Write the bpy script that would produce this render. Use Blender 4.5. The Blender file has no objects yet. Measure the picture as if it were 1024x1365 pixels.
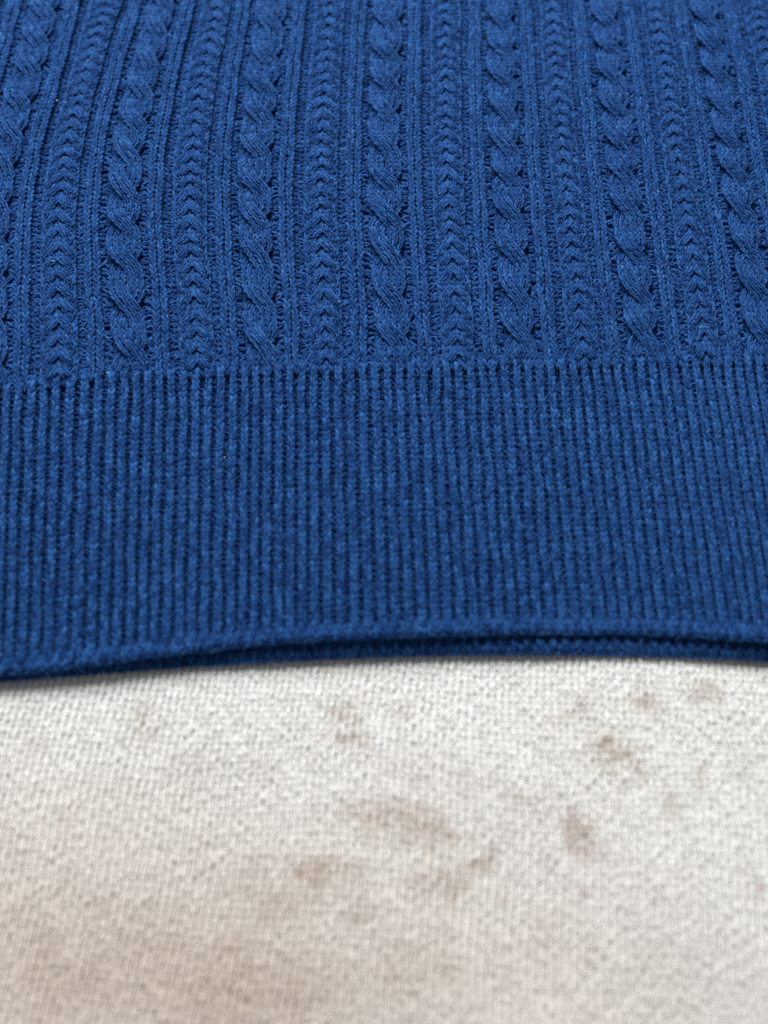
import bpy, math
import numpy as np
from mathutils import Matrix, Vector

rng = np.random.default_rng(7)
scene = bpy.context.scene
COL = scene.collection
MM = 0.001

# ------------------------------------------------------------------ camera
F = 1600.0                      # focal length in units of a 1024 x 1365 frame
TH = math.atan(3582.0 / F)      # how far the lens looks down
FWD = np.array([0.0, math.cos(TH), -math.sin(TH)])
UPV = np.array([0.0, math.sin(TH), math.cos(TH)])
RGT = np.array([1.0, 0.0, 0.0])
DIST = F / 4.8                  # mm to the cloth in the middle of the view
CAM = np.array([0.0, 0.0, 5.0]) - FWD * DIST   # mm

cd = bpy.data.cameras.new("camera")
cam = bpy.data.objects.new("camera", cd)
COL.objects.link(cam)
cd.sensor_fit = 'VERTICAL'
cd.sensor_height = 36.0
cd.sensor_width = 27.0
cd.lens = F / 1365.0 * 36.0
cd.clip_start = 0.01
cd.clip_end = 20.0
cam.location = Vector(CAM * MM)
cam.rotation_euler = (math.pi / 2 - TH, 0, 0)
cd.dof.use_dof = True
cd.dof.focus_distance = 0.367
cd.dof.aperture_fstop = 4.9
scene.camera = cam

# ------------------------------------------------------------------ light
world = bpy.data.worlds.new("World")
scene.world = world
world.use_nodes = True
world.node_tree.nodes["Background"].inputs[0].default_value = (0.93, 0.96, 1.0, 1)
world.node_tree.nodes["Background"].inputs[1].default_value = 0.17


def area(name, loc, target, size, power, color):
    ld = bpy.data.lights.new(name, 'AREA')
    ld.shape = 'RECTANGLE'
    ld.size, ld.size_y = size
    ld.energy = power
    ld.color = color
    o = bpy.data.objects.new(name, ld)
    COL.objects.link(o)
    o.location = loc
    o.rotation_euler = (Vector(target) - Vector(loc)).to_track_quat('-Z', 'Y').to_euler()
    return o


area("window_light", (-0.16, 0.78, 0.58), (0, 0.0, 0), (0.58, 0.38), 20.3, (1.0, 0.99, 0.975))

scene.cycles.use_denoising = False
scene.view_settings.view_transform = 'Standard'
scene.view_settings.look = 'None'
scene.view_settings.exposure = 0.0
scene.view_settings.gamma = 1.0

# ------------------------------------------------------------------ lay of the cloth
def unproject(px, py, z):
    """point (mm) of the level z mm seen at (px, py)"""
    px, py, z = np.broadcast_arrays(px, py, z)
    d = FWD + ((px - 512.0) / F)[..., None] * RGT - ((py - 682.5) / F)[..., None] * UPV
    t = (z - CAM[2]) / d[..., 2]
    return CAM + d * t[..., None]


REP = 169.0                     # one pattern repeat
RF = np.array([0.0, 42.0, 86.0, 128.0])        # cable, rib, braid, rib
YK = np.array([10.0, 100, 200, 290, 400, 480])
T = [  # the columns of the pattern: cable, rib, braid, rib for each repeat
    (-110, -135, -168, -183, -186, -188), (-68, -92, -126, -138, -140, -141), (-24, -48, -82, -95, -95, -95), (20, -3, -36, -50, -53, -52),
    (57, 36, 5, -11, -13, -13), (96, 77, 46, 30, 28, 29), (139, 108, 84, 78, 76, 76), (180, 152, 129, 121, 126, 132),
    (214, 192, 169, 164, 171, 175), (251, 229, 209, 204, 213, 218), (287, 268, 254, 251, 259, 262), (325, 308, 298, 297, 305, 311),
    (361, 349, 340, 338, 345, 349), (401, 391, 382, 380, 387, 391), (438, 432, 427, 426, 431, 434), (481, 475, 473, 472, 478, 481),
    (517, 512, 511, 514, 520, 524), (553, 553, 553, 556, 563, 568), (593, 593, 594, 599, 607, 611), (634, 635, 637, 642, 649, 654),
    (667, 669, 673, 679, 689, 696), (701, 706, 712, 718, 727, 735), (735, 741, 750, 760, 773, 782), (773, 780, 789, 797, 809, 818),
    (805, 816, 827, 838, 852, 862), (838, 852, 864, 876, 889, 900), (873, 888, 900, 916, 934, 944), (907, 923, 938, 954, 969, 979),
    (937, 957, 975, 991, 1008, 1019), (972, 991, 1007, 1025, 1046, 1058), (1008, 1028, 1046, 1066, 1088, 1100), (1044, 1065, 1085, 1106, 1129, 1142),
    (1080, 1102, 1123, 1145, 1170, 1184), (1117, 1139, 1162, 1184, 1211, 1226)]
T = np.array(T, float)
UF = np.array([REP * (i // 4 - 1) + RF[i % 4] for i in range(len(T))])
# carry the table up past the frame and down through the hem
YKX = np.array([-160.0, -70] + list(YK) + [600, 720, 860, 960])
top1 = T[:, 0] + (T[:, 0] - T[:, 1]) * 80 / 90
top2 = T[:, 0] + (T[:, 0] - T[:, 1]) * 170 / 90
sl = np.interp(T[:, -1], [-200, 100, 250, 400, 550, 700, 900, 1100], [-.05, -.03, -.02, 0.0, .045, .09, .15, .18])
b = [T[:, -1] + sl * (y - 480) for y in (600, 720, 860, 960)]
TT = np.column_stack([top2, top1] + [T[:, i] for i in range(6)] + b)
# smooth the table a little across the columns
K = TT.copy()
K[1:-1] = 0.6 * TT[1:-1] + 0.2 * (TT[:-2] + (UF[1:-1] - UF[:-2])[:, None] + TT[2:] - (UF[2:] - UF[1:-1])[:, None])
TT = K
YG = np.linspace(-160, 960, 113)
UG = np.linspace(UF[0], UF[-1], 500)
G = np.array([np.interp(YG, YKX, r) for r in TT])
ker = np.exp(-0.5 * (np.arange(-7, 8) / 3.0) ** 2); ker /= ker.sum()
def smooth_rows(A):
    P = np.concatenate([2 * A[:, :1] - A[:, 7:0:-1], A, 2 * A[:, -1:] - A[:, -2:-9:-1]], axis=1)
    return np.array([np.convolve(r, ker, 'valid') for r in P])
G = smooth_rows(G)
G2 = np.array([np.interp(UG, UF, G[:, j]) for j in range(len(YG))]).T     # [u, y]
G2 = smooth_rows(G2.T).T


def xpix(u, y):
    fu = np.clip((u - UG[0]) / (UG[1] - UG[0]), 0, len(UG) - 1.001)
    fy = np.clip((y - YG[0]) / (YG[1] - YG[0]), 0, len(YG) - 1.001)
    iu = fu.astype(int); iy = fy.astype(int)
    a = fu - iu; c = fy - iy
    return (G2[iu, iy] * (1 - a) * (1 - c) + G2[iu + 1, iy] * a * (1 - c) + G2[iu, iy + 1] * (1 - a) * c + G2[iu + 1, iy + 1] * a * c)


def smooth_curve(xs, ys, s=25.0):
    X = np.linspace(-320, 1400, 600)
    Y = np.interp(X, xs, ys)
    k = np.exp(-0.5 * (np.arange(-40, 41) * (X[1] - X[0]) / s) ** 2); k /= k.sum()
    Y = np.convolve(np.pad(Y, 40, 'edge'), k, 'valid')
    return lambda x: np.interp(x, X, Y)


y_top = smooth_curve([-300, 0, 60, 130, 240, 350, 520, 700, 1024, 1300], [540, 522, 512, 504, 499, 494, 490, 486, 480, 478], 18)
y_front = smooth_curve([-300, 0, 60, 110, 160, 250, 350, 450, 550, 700, 850, 950, 1024, 1300], [915, 899, 893, 887, 880, 868, 857, 850, 846.5, 843, 844, 848, 853, 880])
y_back = smooth_curve([-300, 0, 60, 160, 250, 350, 450, 550, 620, 750, 850, 950, 1024, 1300], [922, 903, 898, 890, 883, 877, 872, 868.5, 867, 867, 869, 872, 876, 900])
VR = np.array([-6, 0, 5.5, 13.5, 21.5, 29.5, 37.5, 45.5, 53.5, 61.5, 69.5, 77.5, 85.5, 93.5, 101.5])
YR = np.array([532, 485, 445, 386, 331, 280, 232, 186, 143, 101, 61, 22, -16, -53, -89.0])


def wob(x, y, s, seed):
    """smooth noise made of a few waves, about -1..1"""
    r = np.random.default_rng(seed)
    o = 0
    for _ in range(6):
        a = r.uniform(0, 6.283); k = r.uniform(0.5, 1.5) / s; p = r.uniform(0, 6.283)
        o = o + np.sin((x * math.cos(a) + y * math.sin(a)) * k * 6.283 + p)
    return o / 3.0


def z_cloth(px, py):
    return 6.6 + 0.35 * wob(px, py, 420, 3)


def body_pt(u, v, h=0.0):
    yv = np.interp(v, VR, YR)
    x0 = xpix(u, yv)
    yy = yv + (y_top(x0) - 485.0)
    yy = yy + 1.1 * wob(u, yy, 75, 6)
    x1 = xpix(u, yy) + 1.0 * wob(u, yy, 60, 5) + 0.35 * wob(u, yy, 17, 8)
    return unproject(x1, yy, z_cloth(x1, yy) + h)


NH = 47.0


def lip(v):
    return np.clip(1 - v / 1.0, 0, 1)


def hem_pt(u, v, h=0.0):
    f = v / NH
    x0 = xpix(u, 860 - 370 * f)
    ye, yt = y_front(x0), y_top(x0)
    # rows a little taller near the lens
    g = f + 0.055 * f * (1 - f)
    y = ye - 4.0 + (yt - ye + 4.0) * g
    x1 = xpix(u, y) + 0.9 * wob(u, y, 70, 5) * np.clip(f * 4, 0, 1)
    s = np.clip(1 - f, 0, 1)
    left = 1 / (1 + np.exp((x1 - 95.0) / 30.0))
    z = z_cloth(x1, y) * 1.0 - (2.1 + 0.7 * left) * s ** 1.3 - 0.5 * lip(v) ** 2
    return unproject(x1, y, z + h)


def back_pt(u, v, h=0.0):
    x0 = xpix(u, 860.0 + 0 * v)
    y = y_back(x0) - 7.4 * v
    x1 = xpix(u, y) + 4.0
    z = 2.4 + 0 * y - 0.9 * np.clip(1 - v / 1.6, 0, 1) ** 2
    return unproject(x1, y, z + h)


# ------------------------------------------------------------------ meshes of yarn
class Yarn:
    def __init__(self):
        self.V, self.Q, self.A, self.n = [], [], [], 0
        self.C = []

    def tubes(self, P, R, sides=6, flat=1.0, tint=None):
        """P (m, n, 3) centre lines in mm, R (m, n) radii"""
        m, n, _ = P.shape
        if m == 0:
            return
        Tn = np.empty_like(P)
        Tn[:, 1:-1] = P[:, 2:] - P[:, :-2]
        Tn[:, 0] = P[:, 1] - P[:, 0]
        Tn[:, -1] = P[:, -1] - P[:, -2]
        L = np.linalg.norm(Tn, axis=2, keepdims=True)
        Tn /= np.maximum(L, 1e-9)
        S = np.cross(Tn, np.array([0, 0, 1.0]))
        S /= np.maximum(np.linalg.norm(S, axis=2, keepdims=True), 1e-6)
        U = np.cross(S, Tn)
        ang = np.arange(sides) / sides * 2 * math.pi
        ca, sa = np.cos(ang), np.sin(ang)
        V = P[:, :, None, :] + R[:, :, None, None] * (S[:, :, None, :] * ca[None, None, :, None] + flat * U[:, :, None, :] * sa[None, None, :, None])
        seg = np.linalg.norm(np.diff(P, axis=1), axis=2)
        along = np.concatenate([np.zeros((m, 1)), np.cumsum(seg, axis=1)], axis=1)
        rid = rng.uniform(0, 60, m)
        att = np.empty((m, n, sides, 3))
        att[..., 0] = (along + rid[:, None])[:, :, None]
        tw = ang[None, None, :] + along[:, :, None] * 1.6
        att[..., 1] = np.cos(tw) * 0.5
        att[..., 2] = np.sin(tw) * 0.5 + rid[:, None, None] * 0.7
        idx = np.arange(m * n * sides).reshape(m, n, sides) + self.n
        a = idx[:, :-1, :]; bb = np.roll(idx, -1, axis=2)[:, :-1, :]
        c = np.roll(idx, -1, axis=2)[:, 1:, :]; d = idx[:, 1:, :]
        Q = np.stack([a, bb, c, d], axis=-1).reshape(-1, 4)
        self.V.append(V.reshape(-1, 3)); self.Q.append(Q); self.A.append(att.reshape(-1, 3))
        t = np.zeros(m) if tint is None else tint
        self.C.append(np.repeat(t, n * sides))
        self.n += m * n * sides

    def sheet(self, P, tint=0.0):
        a, c, _ = P.shape
        idx = np.arange(a * c).reshape(a, c) + self.n
        Q = np.stack([idx[:-1, :-1], idx[:-1, 1:], idx[1:, 1:], idx[1:, :-1]], -1).reshape(-1, 4)
        self.V.append(P.reshape(-1, 3)); self.Q.append(Q)
        self.A.append(P.reshape(-1, 3) * 1.0)
        self.C.append(np.full(a * c, tint))
        self.n += a * c

    def build(self, name, mat, parent=None, color_fn=None):
        V = np.concatenate(self.V) * MM
        Q = np.concatenate(self.Q).astype(np.int32)
        me = bpy.data.meshes.new(name)
        me.vertices.add(len(V)); me.vertices.foreach_set('co', V.ravel().astype(np.float32))
        me.loops.add(Q.size); me.loops.foreach_set('vertex_index', Q.ravel())
        me.polygons.add(len(Q))
        me.polygons.foreach_set('loop_start', np.arange(0, Q.size, 4, dtype=np.int32))
        me.polygons.foreach_set('use_smooth', np.ones(len(Q), bool))
        at = me.attributes.new('strand', 'FLOAT_VECTOR', 'POINT')
        at.data.foreach_set('vector', np.concatenate(self.A).ravel().astype(np.float32))
        at = me.attributes.new('tint', 'FLOAT', 'POINT')
        at.data.foreach_set('value', np.concatenate(self.C).astype(np.float32))
        if color_fn is not None:
            ca = me.attributes.new('stain_and_falloff', 'FLOAT_VECTOR', 'POINT')
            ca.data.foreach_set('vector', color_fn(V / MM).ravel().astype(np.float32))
        me.update(calc_edges=True)
        me.materials.append(mat)
        o = bpy.data.objects.new(name, me)
        COL.objects.link(o)
        if parent is not None:
            o.parent = parent
        return o


fuzz_pts, fuzz_dir = [], []     # roots and directions of loose fibres


def note_fuzz(P, R, share):
    m, n, _ = P.shape
    k = int(m * share)
    if k < 1:
        return
    i = rng.integers(0, m, k); j = rng.integers(1, n - 1, k)
    t = P[i, np.minimum(j + 1, n - 1)] - P[i, j - 1]
    t /= np.maximum(np.linalg.norm(t, axis=1, keepdims=True), 1e-6)
    s = np.cross(t, [0, 0, 1.0])
    a = rng.uniform(0.0, math.pi, k)
    out = s * np.cos(a)[:, None] + np.array([0, 0, 1.0]) * np.sin(a)[:, None]
    fuzz_pts.append(P[i, j] + out * (R[i, j] * 0.93)[:, None])
    sg = rng.choice([-1.0, 1.0], k)[:, None]
    fuzz_dir.append((t * sg * rng.uniform(0.5, 1.3, (k, 1)) + out * rng.uniform(0.1, 0.75, (k, 1)), out))


TL = np.array([0.0, 0.22, 0.5, 0.78, 1.0])
def stitches(y, path, hw, v0, v1, rfac=0.32, base=0.0, n_side=5, fuzz=3.0, jit=0.045, row=1.0, tall=1.85,
             gw=(0.04, 0.25, 0.42, 0.53, 0.56), lf=(-0.40, 0.08, 0.20, 0.0, -0.60), core=True):
    """one wale of V stitches. path(v, h) -> centre line; hw: half width in mm (function of v)"""
    k = np.arange(v0, v1, row)
    m = len(k)
    if core:
        # the turned-in part of the loops, which fills the middle of the wale
        v = np.arange(v0, v1 + 0.4, 1.0)[None, :]
        P = path(v)
        w = hw(v)
        P[..., 2] += base - 0.62 * w
        y.tubes(P, w * 0.66, 5, 0.9)
    for s in (-1, 1):
        v = k[:, None] - 0.18 + TL[None, :] * tall * row + rng.normal(0, 0.08, (m, 1))
        c0 = path(v - 0.3); c1 = path(v + 0.3); c = path(v)
        t = c1 - c0; t /= np.linalg.norm(t, axis=2, keepdims=True)
        B = np.cross(t, [0, 0, 1.0]); B /= np.linalg.norm(B, axis=2, keepdims=True)
        w = hw(v)
        g = np.array(gw) * (1 + rng.normal(0, 0.04, (m, 1)))
        lift = np.array(lf)
        P = c + s * (w * g)[..., None] * B
        P[..., 2] += base + lift * w * 0.75
        P += rng.normal(0, jit, (m, 1, 3)) * 0.7 + rng.normal(0, jit, P.shape) * 0.35
        R = w * rfac * np.array([0.6, 0.95, 1.0, 0.95, 0.6]) * (1 + rng.normal(0, 0.07, (m, 1)))
        y.tubes(P, R, n_side, 0.95, rng.normal(0, 1, m))
        note_fuzz(P, R, fuzz)


def bumps(y, ptfn, ua, ub, v0, v1, h, r, fuzz=1.4, row=1.0, jit=0.06, lift=0.35):
    """purl bumps between two columns: pairs of short curved strands lying across"""
    k = np.arange(v0, v1, row)
    m = len(k)
    t = np.array([-0.08, 0.25, 0.5, 0.75, 1.08])
    for q, arch in ((0.0, 0.30), (0.5, -0.30)):
        u = ua + (ub - ua) * t[None, :] + np.zeros((m, 1))
        v = k[:, None] + q + arch * rng.uniform(0.4, 1.5, (m, 1)) * (1 - (2 * t - 1) ** 2)[None, :] + rng.normal(0, 0.22, (m, 1)) + rng.normal(0, 0.5, (m, 1)) * (t - 0.5)[None, :]
        hh = (h(v) if callable(h) else h) + lift * (1 - (2 * t - 1) ** 2)[None, :] - 0.12 * (q > 0) + rng.normal(0, 0.05, (m, 1))
        P = ptfn(u, v, hh) + rng.normal(0, jit, (m, 5, 3)) * 1.3
        R = r * np.array([0.7, 0.95, 1.0, 0.95, 0.7]) * (1 + rng.normal(0, 0.08, (m, 1)))
        y.tubes(P, R, 4, 0.95, rng.normal(0, 1, m))
        note_fuzz(P, R, fuzz)


# ------------------------------------------------------------------ materials
def wool(name, dark, mid, light, sheen, white=False):
    m = bpy.data.materials.new(name)
    m.use_nodes = True
    nt = m.node_tree; N = nt.nodes; Lk = nt.links
    bs = N["Principled BSDF"]
    bs.inputs['Roughness'].default_value = 0.92
    bs.inputs['Specular IOR Level'].default_value = 0.10
    bs.inputs['Sheen Weight'].default_value = sheen
    bs.inputs['Sheen Roughness'].default_value = 0.35
    at = N.new('ShaderNodeAttribute'); at.attribute_name = 'strand'
    mp = N.new('ShaderNodeMapping'); mp.inputs['Scale'].default_value = (0.8, 4.6, 4.6)
    Lk.new(at.outputs['Vector'], mp.inputs['Vector'])
    n1 = N.new('ShaderNodeTexNoise'); n1.inputs['Scale'].default_value = 1.0
    n1.inputs['Detail'].default_value = 3.0; n1.inputs['Roughness'].default_value = 0.7
    Lk.new(mp.outputs[0], n1.inputs['Vector'])
    tc = N.new('ShaderNodeTexCoord')
    n2 = N.new('ShaderNodeTexNoise'); n2.inputs['Scale'].default_value = 4200.0; n2.inputs['Detail'].default_value = 2.0
    Lk.new(tc.outputs['Object'], n2.inputs['Vector'])
    ti = N.new('ShaderNodeAttribute'); ti.attribute_name = 'tint'
    add = N.new('ShaderNodeMath'); add.operation = 'MULTIPLY_ADD'
    Lk.new(ti.outputs['Fac'], add.inputs[0]); add.inputs[1].default_value = 0.036
    Lk.new(n1.outputs['Fac'], add.inputs[2])
    ad2 = N.new('ShaderNodeMath'); ad2.operation = 'MULTIPLY_ADD'
    Lk.new(n2.outputs['Fac'], ad2.inputs[0]); ad2.inputs[1].default_value = 0.5
    Lk.new(add.outputs[0], ad2.inputs[2])
    cr = N.new('ShaderNodeValToRGB')
    Lk.new(ad2.outputs[0], cr.inputs[0])
    e = cr.color_ramp.elements
    e[0].position = 0.64; e[0].color = (*dark, 1)
    e[1].position = 0.88; e[1].color = (*light, 1)
    x = e.new(0.76); x.color = (*mid, 1)
    col = cr.outputs[0]
    if white:
        sa = N.new('ShaderNodeAttribute'); sa.attribute_name = 'stain_and_falloff'
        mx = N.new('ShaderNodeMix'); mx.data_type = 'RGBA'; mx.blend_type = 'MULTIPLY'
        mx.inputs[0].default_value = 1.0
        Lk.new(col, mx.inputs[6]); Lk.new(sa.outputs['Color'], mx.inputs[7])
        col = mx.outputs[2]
    Lk.new(col, bs.inputs['Base Color'])
    bs.inputs['Sheen Tint'].default_value = (*([0.9] * 3 if white else (0.10, 0.34, 0.90)), 1)
    bp = N.new('ShaderNodeBump'); bp.inputs['Strength'].default_value = 0.6
    bp.inputs['Distance'].default_value = 0.00012
    Lk.new(ad2.outputs[0], bp.inputs['Height'])
    Lk.new(bp.outputs[0], bs.inputs['Normal'])
    return m


BLUE = wool("blue_wool", (0.0014, 0.012, 0.070), (0.004, 0.037, 0.172), (0.040, 0.160, 0.450), 0.55)
WHITE = wool("white_cotton", (0.78, 0.78, 0.76), (0.85, 0.855, 0.84), (0.91, 0.915, 0.90), 0.1, True)


def plain(name, col, rough=0.9):
    m = bpy.data.materials.new(name); m.use_nodes = True
    bs = m.node_tree.nodes["Principled BSDF"]
    bs.inputs['Base Color'].default_value = (*col, 1)
    bs.inputs['Roughness'].default_value = rough
    bs.inputs['Specular IOR Level'].default_value = 0.2
    return m


FIBRE = plain("light_blue_fibre", (0.11, 0.30, 0.67), 0.7)
FIBRE_DARK = plain("navy_fibre", (0.006, 0.03, 0.14), 0.7)

# ------------------------------------------------------------------ the sweater
sweater = bpy.data.objects.new("sweater", None)
COL.objects.link(sweater)
sweater.empty_display_size = 0.02
sweater['label'] = "royal blue cable knit wool sweater with ribbed hem, lying flat on the white knit blanket"
sweater['category'] = "sweater"

VTOP = 92
R0, R1 = -1, 7                      # repeats that can be seen
UMIN, UMAX = UF[0], UF[-1]


def half_width(ptfn, uc, wu):
    """half width in mm of wu pattern units at the column uc"""
    def f(v):
        a = ptfn(uc(v) - 3, v); c = ptfn(uc(v) + 3, v)
        return np.linalg.norm(c - a, axis=-1) / 6 * wu
    return f


def rope(v, L, cross_v, q, x_from, x_to, f0, hh, early=1.0, rise=0.0, fan=0.0):
    """two bundles taking turns in front; front goes x_from -> x_to on the way up"""
    ph = (v - cross_v) / L + (1 + f0) / 2 + q
    k = np.floor(ph); f = ph - k
    f = f + fan * np.sin(math.pi * f) * np.where(k.astype(int) % 2 == 0, -1, 1)
    e = np.clip((f - f0) / (1 - f0), 0, 1)
    s = e * e * (3 - 2 * e)
    front = (k.astype(int) % 2 == 0)
    eb = np.clip(e * early, 0, 1)
    s = np.where(front, s, eb * eb * (3 - 2 * eb))
    x = np.where(front, x_from + (x_to - x_from) * s, x_to + (x_from - x_to) * s)
    bump = np.sin(math.pi * e)
    # the bundle that will pass in front already stands a little proud
    h = np.where(front, hh * bump, -hh * 1.1 * bump * (1 - rise * s))
    return x, h, bump


body = Yarn()
us = np.arange(UMIN, UMAX, 4.0)
vs = np.arange(-1.6, VTOP, 1.0)
body.sheet(body_pt(us[:, None], vs[None, :], -1.75 - 0.2 * np.clip(1 - (vs[None, :] + 1.0) / 2.0, 0, 1)))

def foot(v):
    return -0.55 * np.clip(1 - (v + 0.3) / 1.6, 0, 1)


parts = []
for r in range(R0, R1):
    u0 = REP * r
    lay = [('cable', 0), ('narrow_rib', 41.5), ('braid', 86), ('narrow_rib', 128)]
    for kind, du in lay:
        uc0 = u0 + du
        if uc0 < UMIN + 25 or uc0 > UMAX - 25:
            continue
        y = Yarn()
        if kind == 'narrow_rib':
            for s in (-1, 1):
                uc = lambda v, s=s: uc0 + s * 5.2 + 0 * v
                stitches(y, lambda v: body_pt(uc(v), v, foot(v)), half_width(body_pt, uc, 5.9), -0.5, VTOP, base=0.05)
        elif kind == 'cable':
            for q in (0, 1):
                for j in (-1, 0, 1):
                    def cen(v, q=q, j=j):
                        x, h, bm = rope(v + 0.35 * np.sin(v * 0.23 + u0) + 0.2 * np.sin(v * 0.61 + 2 * u0), 8.0, 5.5, q, 11.4, -11.4, 0.17, 0.70, 1.22, 0.9, 0.02 * j)
                        k = np.clip((v - 0.6) / 1.5, 0, 1)        # lies flat where it meets the hem
                        # strands press together while crossing and round over at the bundle's sides
                        xx = x + j * (7.2 + 1.6 * bm)
                        return uc0 + xx, h * k - (0.18 + 0.25 * bm) * abs(j) + (0.60 - 0.40 * (xx / 20) ** 2) * k + foot(v)
                    def path(v):
                        u, h = cen(v)
                        return body_pt(u, v, h)
                    uc = lambda v: cen(v)[0]
                    stitches(y, path, half_width(body_pt, uc, 4.7), -0.5, VTOP, rfac=0.34)
        else:
            for side in (-1, 1):
                for q in (0, 1):
                    for j in (-0.5, 0.5):
                        def cen(v, q=q, j=j, side=side):
                            x, h, bm = rope(v + 0.22 * np.sin(v * 0.31 + u0) + 0.12 * np.sin(v * 0.83 + 2 * u0), 3.0, 1.6, q, 13.4, 3.2, 0.10, 0.44)
                            k = np.clip((v - 0.2) / 1.0, 0, 1)
                            return uc0 + side * (x + j * 6.2), h * k + 0.2 + foot(v)
                        def path(v):
                            u, h = cen(v)
                            return body_pt(u, v, h)
                        uc = lambda v: cen(v)[0]
                        stitches(y, path, half_width(body_pt, uc, 4.0), -0.5, VTOP, rfac=0.36, tall=1.6)
                uc = lambda v, side=side: uc0 + side * 18.6 + 0 * v
                stitches(y, lambda v: body_pt(uc(v), v, 0 * v - 0.35), half_width(body_pt, uc, 3.8), -0.5, VTOP, rfac=0.38)
        parts.append((kind, y))
    # purl grooves go into the panel itself
    for a, c, n, dep in ((24.0, 31, 1, -1.45), (52, 64.5, 2, -1.8), (107.5, 118, 2, -1.8), (138.5, 145.5, 1, -1.45)):
        for i in range(n):
            ua = u0 + a + (c - a) * i / n; ub = u0 + a + (c - a) * (i + 1) / n
            if ua < UMIN + 5 or ub > UMAX - 5:
                continue
            bumps(body, body_pt, ua - 0.6, ub + 0.6, -0.2, VTOP, dep, 0.48 if n > 1 else 0.70, lift=0.2, fuzz=2.2)

panel = body.build("body_panel", BLUE, sweater)
for kind, y in parts:
    y.build(kind, BLUE, panel)

def valley(v):
    """depth of the recessed wales: shallow where they leave the body, then full"""
    return -2.4 + 1.6 * np.clip((v - NH + 4.5) / 5.5, 0, 1) ** 1.5


# hem: eleven ribs to a repeat
RP = REP / 11
hem = Yarn()
hv = np.concatenate([[-0.6, 0.2], np.arange(1, NH + 3.0, 1.0)])
hp = hem_pt(us[:, None], hv[None, :], valley(hv[None, :]) + 0.0)
hem.sheet(hp)
ribs = []
nr = int((UMAX - UMIN) // RP)
for i in range(1, nr - 1):
    uc0 = -REP + RP * (i + 0.5)
    if uc0 > UMAX - 20:
        break
    y = Yarn()
    def cen(v, uc0=uc0, i=i):
        return uc0 + 0.35 * np.sin(v * 0.35 + i * 1.7)
    w0 = half_width(hem_pt, cen, 6.2)
    stitches(y, lambda v: hem_pt(cen(v), v, 0.1 * np.sin(v * 0.21 + i)), lambda v: w0(v) * (1 + 0.22 * lip(v)), -0.6, NH + 0.4, rfac=0.39, gw=(0.06, 0.23, 0.35, 0.42, 0.40), fuzz=3.6, tall=2.0, jit=0.03)
    ribs.append(y)
    # the recessed wale beside it
    ug = uc0 + RP / 2
    bumps(hem, hem_pt, ug - 3.2, ug + 3.2, 0.8, NH + 3, valley, 0.46, fuzz=0.6, lift=0.1)
    w1 = half_width(hem_pt, lambda v: ug + 0 * v, 3.6)
    stitches(hem, lambda v: hem_pt(ug + 0 * v, v, -1.0 * np.clip((v - 0.3) / 1.2, 0, 1)), w1, -0.6, 0.5, rfac=0.38)
# bound edge: the yarn that runs along the fold
ue = np.arange(UMIN + 6, UMAX - 6, RP / 2)
for vv, hh in ((-0.8, -0.7), (-0.62, -0.25)):
    t = np.linspace(-0.15, 1.15, 5)
    u = ue[:, None] + t[None, :] * RP / 2
    v = vv + 0.07 * np.sin(t * math.pi)[None, :] * np.where(np.arange(len(ue)) % 2, 1, -1)[:, None]
    P = hem_pt(u, v, hh + 0.1 * np.sin(t * math.pi)[None, :]) + rng.normal(0, 0.05, (len(ue), 5, 3))
    R = np.full((len(ue), 5), 0.38) * np.array([0.7, 1, 1, 1, 0.7])
    hem.tubes(P, R, 6, 1.0, rng.normal(0, 1, len(ue)))
    note_fuzz(P, R, 7.0)
front_hem = hem.build("front_hem", BLUE, sweater)
for y in ribs:
    y.build("rib", BLUE, front_hem)

# back layer of the hem, peeping out below
bk = Yarn()
bv = np.array([-0.5, 0.3, 1, 2, 4, 8, 12.0])
bk.sheet(back_pt(us[:, None], bv[None, :], np.full((1, 1), -0.9)))
bribs = []
for i in range(1, nr - 1):
    uc0 = -REP + RP * (i + 0.3)
    if uc0 > UMAX - 20:
        break
    y = Yarn()
    w0 = half_width(back_pt, lambda v: uc0 + 0 * v, 4.6)
    stitches(y, lambda v: back_pt(uc0 + 0 * v, v, 0 * v), w0, -0.5, 8.0, rfac=0.38)
    bribs.append(y)
    ug = uc0 + RP / 2
    w1 = half_width(back_pt, lambda v: ug + 0 * v, 3.6)
    stitches(bk, lambda v: back_pt(ug + 0 * v, v, -0.8 * np.clip((v - 0.4) / 1.2, 0, 1)), w1, -0.5, 8.0, rfac=0.38)
for vv, hh in ((-0.6, -0.45),):
    t = np.linspace(-0.15, 1.15, 5)
    u = ue[:, None] + t[None, :] * RP / 2
    v = vv + 0.07 * np.sin(t * math.pi)[None, :] * np.where(np.arange(len(ue)) % 2, 1, -1)[:, None]
    P = back_pt(u, v, hh + 0.1 * np.sin(t * math.pi)[None, :]) + rng.normal(0, 0.05, (len(ue), 5, 3))
    R = np.full((len(ue), 5), 0.42) * np.array([0.7, 1, 1, 1, 0.7])
    bk.tubes(P, R, 6, 1.0, rng.normal(0, 1, len(ue)))
    note_fuzz(P, R, 7.0)
back_hem = bk.build("back_hem", BLUE, sweater)
for y in bribs:
    y.build("rib", BLUE, back_hem)

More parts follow.
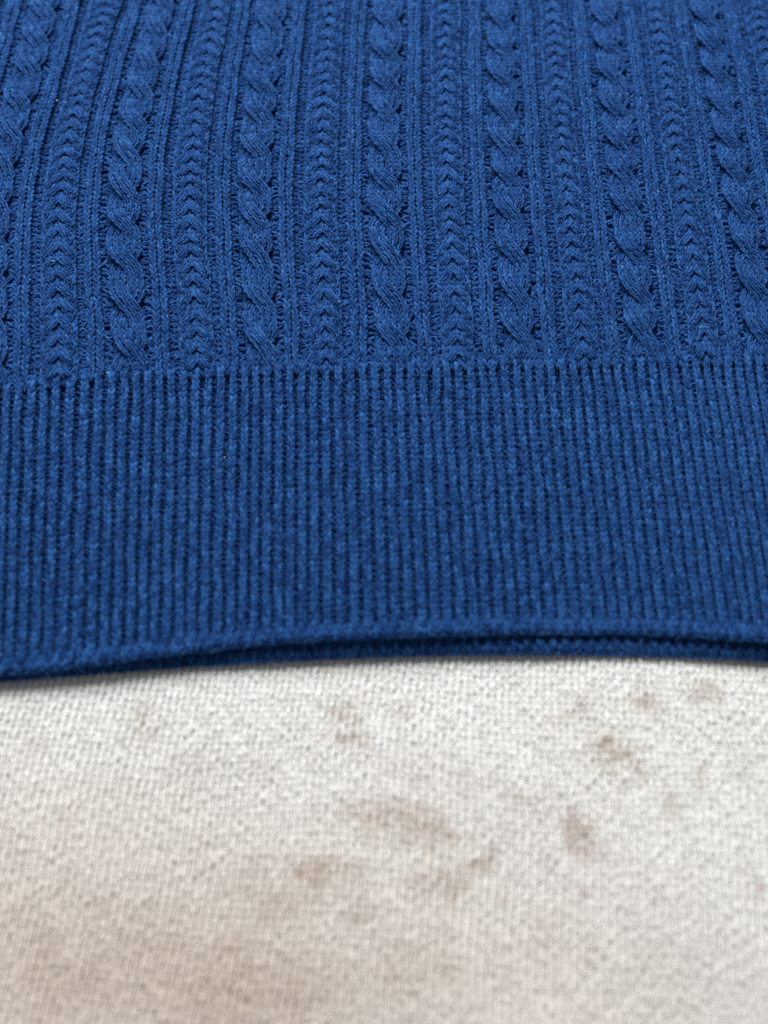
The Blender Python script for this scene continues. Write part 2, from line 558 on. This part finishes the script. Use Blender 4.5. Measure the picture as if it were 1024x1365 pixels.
# loose fibres standing off the yarn
FP = np.concatenate(fuzz_pts)
FD = np.concatenate([d[0] for d in fuzz_dir]); FO = np.concatenate([d[1] for d in fuzz_dir])
n = len(FP); npt = 5
ln = rng.gamma(3.0, 0.28, n)[:, None]
FD = FD / np.linalg.norm(FD, axis=1, keepdims=True)
curl = rng.normal(0, 1, (n, 3)); curl -= FD * (curl * FD).sum(1, keepdims=True)
pts = np.empty((n, npt, 3))
for j in range(npt):
    t = j / (npt - 1)
    pts[:, j] = FP + FD * ln * t + curl * ln * 0.42 * t * t - FO * ln * 0.25 * t * t
rad = np.array([1.0, 0.95, 0.85, 0.65, 0.3])[None, :] * rng.uniform(0.013, 0.036, (n, 1)) * MM
pick = rng.uniform(0, 1, n)
for nm, mat, sel in (("light_wool_fuzz", FIBRE, pick < 0.5), ("dark_wool_fuzz", FIBRE_DARK, pick >= 0.5)):
    k = int(sel.sum())
    hc = bpy.data.hair_curves.new(nm)
    hc.add_curves([npt] * k)
    hc.attributes['position'].data.foreach_set('vector', (pts[sel] * MM).ravel().astype(np.float32))
    ra = hc.attributes['radius'] if 'radius' in hc.attributes else hc.attributes.new('radius', 'FLOAT', 'POINT')
    ra.data.foreach_set('value', rad[sel].ravel().astype(np.float32))
    hc.materials.append(mat)
    fo = bpy.data.objects.new(nm, hc)
    COL.objects.link(fo)
    fo.parent = sweater
    fo['kind'] = "stuff"
print("fibres", n)

# pale specks of lint lying on the sweater
LINT = plain("pale_lint", (0.62, 0.66, 0.70))
for px, py, ln_, an in ((76, 134, 3.2, 0.5), (71, 348, 3.4, 0.1), (514, 343, 3.2, 1.2), (143, 497, 3.0, 0.9), (452, 962 - 560, 2.4, 2.0), (878, 255, 2.2, 0.3), (300, 610, 2.0, 1.0), (934, 436, 2.0, 2.4)):
    t = np.linspace(-0.5, 0.5, 5)
    c = unproject(px + ln_ * t * math.cos(an), py + ln_ * t * math.sin(an), z_cloth(px, py) + (1.1 if py < 485 else 0.35) - 0.5 * t * t)
    y = Yarn()
    y.tubes(c[None], np.array([[0.04, 0.12, 0.15, 0.11, 0.04]]), 6)
    y.build("lint_speck", LINT, sweater)

# ------------------------------------------------------------------ the blanket below
SPOTS = [  # x, y in the frame, half sizes, strength of the printed brown
    (453, 945, 9, 9, .5), (468, 985, 14, 10, .45), (190, 970, 20, 14, .28), (265, 1020, 18, 14, .3), (330, 1015, 12, 10, .3),
    (860, 930, 14, 12, .35), (940, 920, 16, 12, .38), (780, 945, 18, 12, .28), (815, 1000, 20, 14, .45), (850, 1020, 18, 14, .4),
    (935, 1030, 10, 10, .4), (895, 1070, 18, 10, .4), (540, 1090, 34, 20, .5), (590, 1110, 22, 14, .45), (770, 1105, 9, 14, .75),
    (780, 1130, 16, 14, .5), (640, 1150, 12, 10, .6), (590, 1180, 26, 14, .35), (450, 1160, 34, 16, .28), (405, 1155, 26, 16, .26),
    (380, 1210, 30, 22, .35), (330, 1180, 40, 30, .3), (300, 1295, 60, 28, .36), (400, 1318, 50, 30, .36), (480, 1215, 18, 18, .35),
    (560, 1280, 60, 34, .25), (130, 1320, 90, 34, .28), (60, 1290, 40, 30, .2), (730, 1250, 40, 24, .18), (1010, 1180, 8, 14, .35),
    (700, 1070, 30, 16, .2), (470, 1085, 24, 14, .3), (150, 1060, 50, 20, .12), (620, 1040, 40, 20, .15), (210, 1240, 40, 30, .25), (780, 1185, 8, 5, .4),
    (690, 1300, 60, 40, .12), (900, 1290, 60, 40, .06), (255, 1340, 50, 24, .25), (350, 1345, 60, 30, .3), (520, 1010, 60, 20, .12)]
SPOTS = [(a, c, w, h2, s * (1.6 if c < 1200 and a > 380 else 0.95)) for a, c, w, h2, s in SPOTS]
_r = np.random.default_rng(5)
for cx, cy, sp, k in ((460, 970, 40, 8), (840, 1000, 70, 16), (560, 1100, 70, 18), (780, 1120, 40, 7), (420, 1170, 60, 12), (230, 1000, 60, 7), (930, 930, 50, 7), (650, 1180, 70, 9), (330, 1280, 110, 12), (130, 1180, 90, 8), (960, 1150, 50, 5)):
    for _ in range(k):
        SPOTS.append((cx + _r.normal(0, sp), cy + _r.normal(0, sp * 0.5), _r.uniform(4, 12), _r.uniform(4, 9), _r.uniform(0.12, 0.42)))
SP = np.array([[*unproject(np.array(a), np.array(c), np.array(1.0))[:2], w / 5.2, hgt / 5.0, s] for a, c, w, hgt, s in SPOTS])


def stain_and_falloff(V):
    x, y = V[:, 0], V[:, 1]
    # ragged edges
    xx = x + 1.6 * wob(x, y, 9, 11) + 0.9 * wob(x, y, 4, 12)
    yy = y + 1.6 * wob(x, y, 9, 13) + 0.9 * wob(x, y, 4, 14)
    d = np.zeros(len(V))
    for sx, sy, w, hgt, s in SP:
        q = ((xx - sx) / w) ** 2 + ((yy - sy) / hgt) ** 2
        d = d + s * np.exp(-0.7 * q)
    d = 1.25 * d * (0.85 + 0.25 * wob(x, y, 5, 15)) + 0.17 * np.clip(wob(x, y, 14, 16), 0, 2) * np.clip(wob(x, y, 50, 17) + .6, 0, 1)
    # near-side light falloff put into the colour: darker and browner, most at left
    warm_falloff = np.clip((-64 - y + 0.10 * (-x)) / 55, 0, 1) ** 1.2 * np.clip(0.75 - x / 190, 0.25, 1)
    d = np.clip(d, 0, 1.0)
    c = np.ones((len(V), 3))
    c *= 1 - d[:, None] * np.array([0.27, 0.35, 0.40])
    c *= 1 - warm_falloff[:, None] * np.array([0.07, 0.16, 0.22])
    return c


BW, BR = 1.88, 1.68


def bl_pt(a, r, h=0.0):
    """a wales across, r rows up, turned and warped a little"""
    x = a * BW; y = r * BR
    an = math.radians(-3.0)
    X = x * math.cos(an) - y * math.sin(an) + 1.2 * wob(x, y, 70, 21)
    Y = x * math.sin(an) + y * math.cos(an) + 1.5 * wob(x, y, 80, 22) - 60
    X = X * (1 + 0.0006 * (-Y - 40))
    Z = 0.2 + 0.35 * wob(x, y, 60, 23) + h - 0.5
    return np.stack(np.broadcast_arrays(X, Y, Z), -1)


bl = Yarn()
ga = np.arange(-75, 76, 1.0); gr = np.arange(-52, 90, 1.0)
bl.sheet(bl_pt(ga[:, None], gr[None, :], np.full((1, 1), -0.27)))
for a in range(-72, 73):
    w0 = lambda v: 0.5 * BW + 0 * v
    stitches(bl, lambda v: bl_pt(a + 0.06 * np.sin(v * 0.4 + a), v), w0, -50, 20, rfac=0.44, n_side=4, fuzz=0, jit=0.09, tall=2.0, gw=(0.08, 0.27, 0.42, 0.50, 0.48), lf=(-0.50, 0.10, 0.26, 0.04, -0.6), core=False)
blanket = bl.build("blanket", WHITE, None, stain_and_falloff)
blanket['label'] = "white knitted blanket with faint brown mottled stains, spread under the blue sweater"
blanket['category'] = "blanket"
tot = sum(len(o.data.polygons) for o in scene.objects if o.type == 'MESH')
open("/tmp/n.txt", "w").write("%d quads %d fibres" % (tot, n))
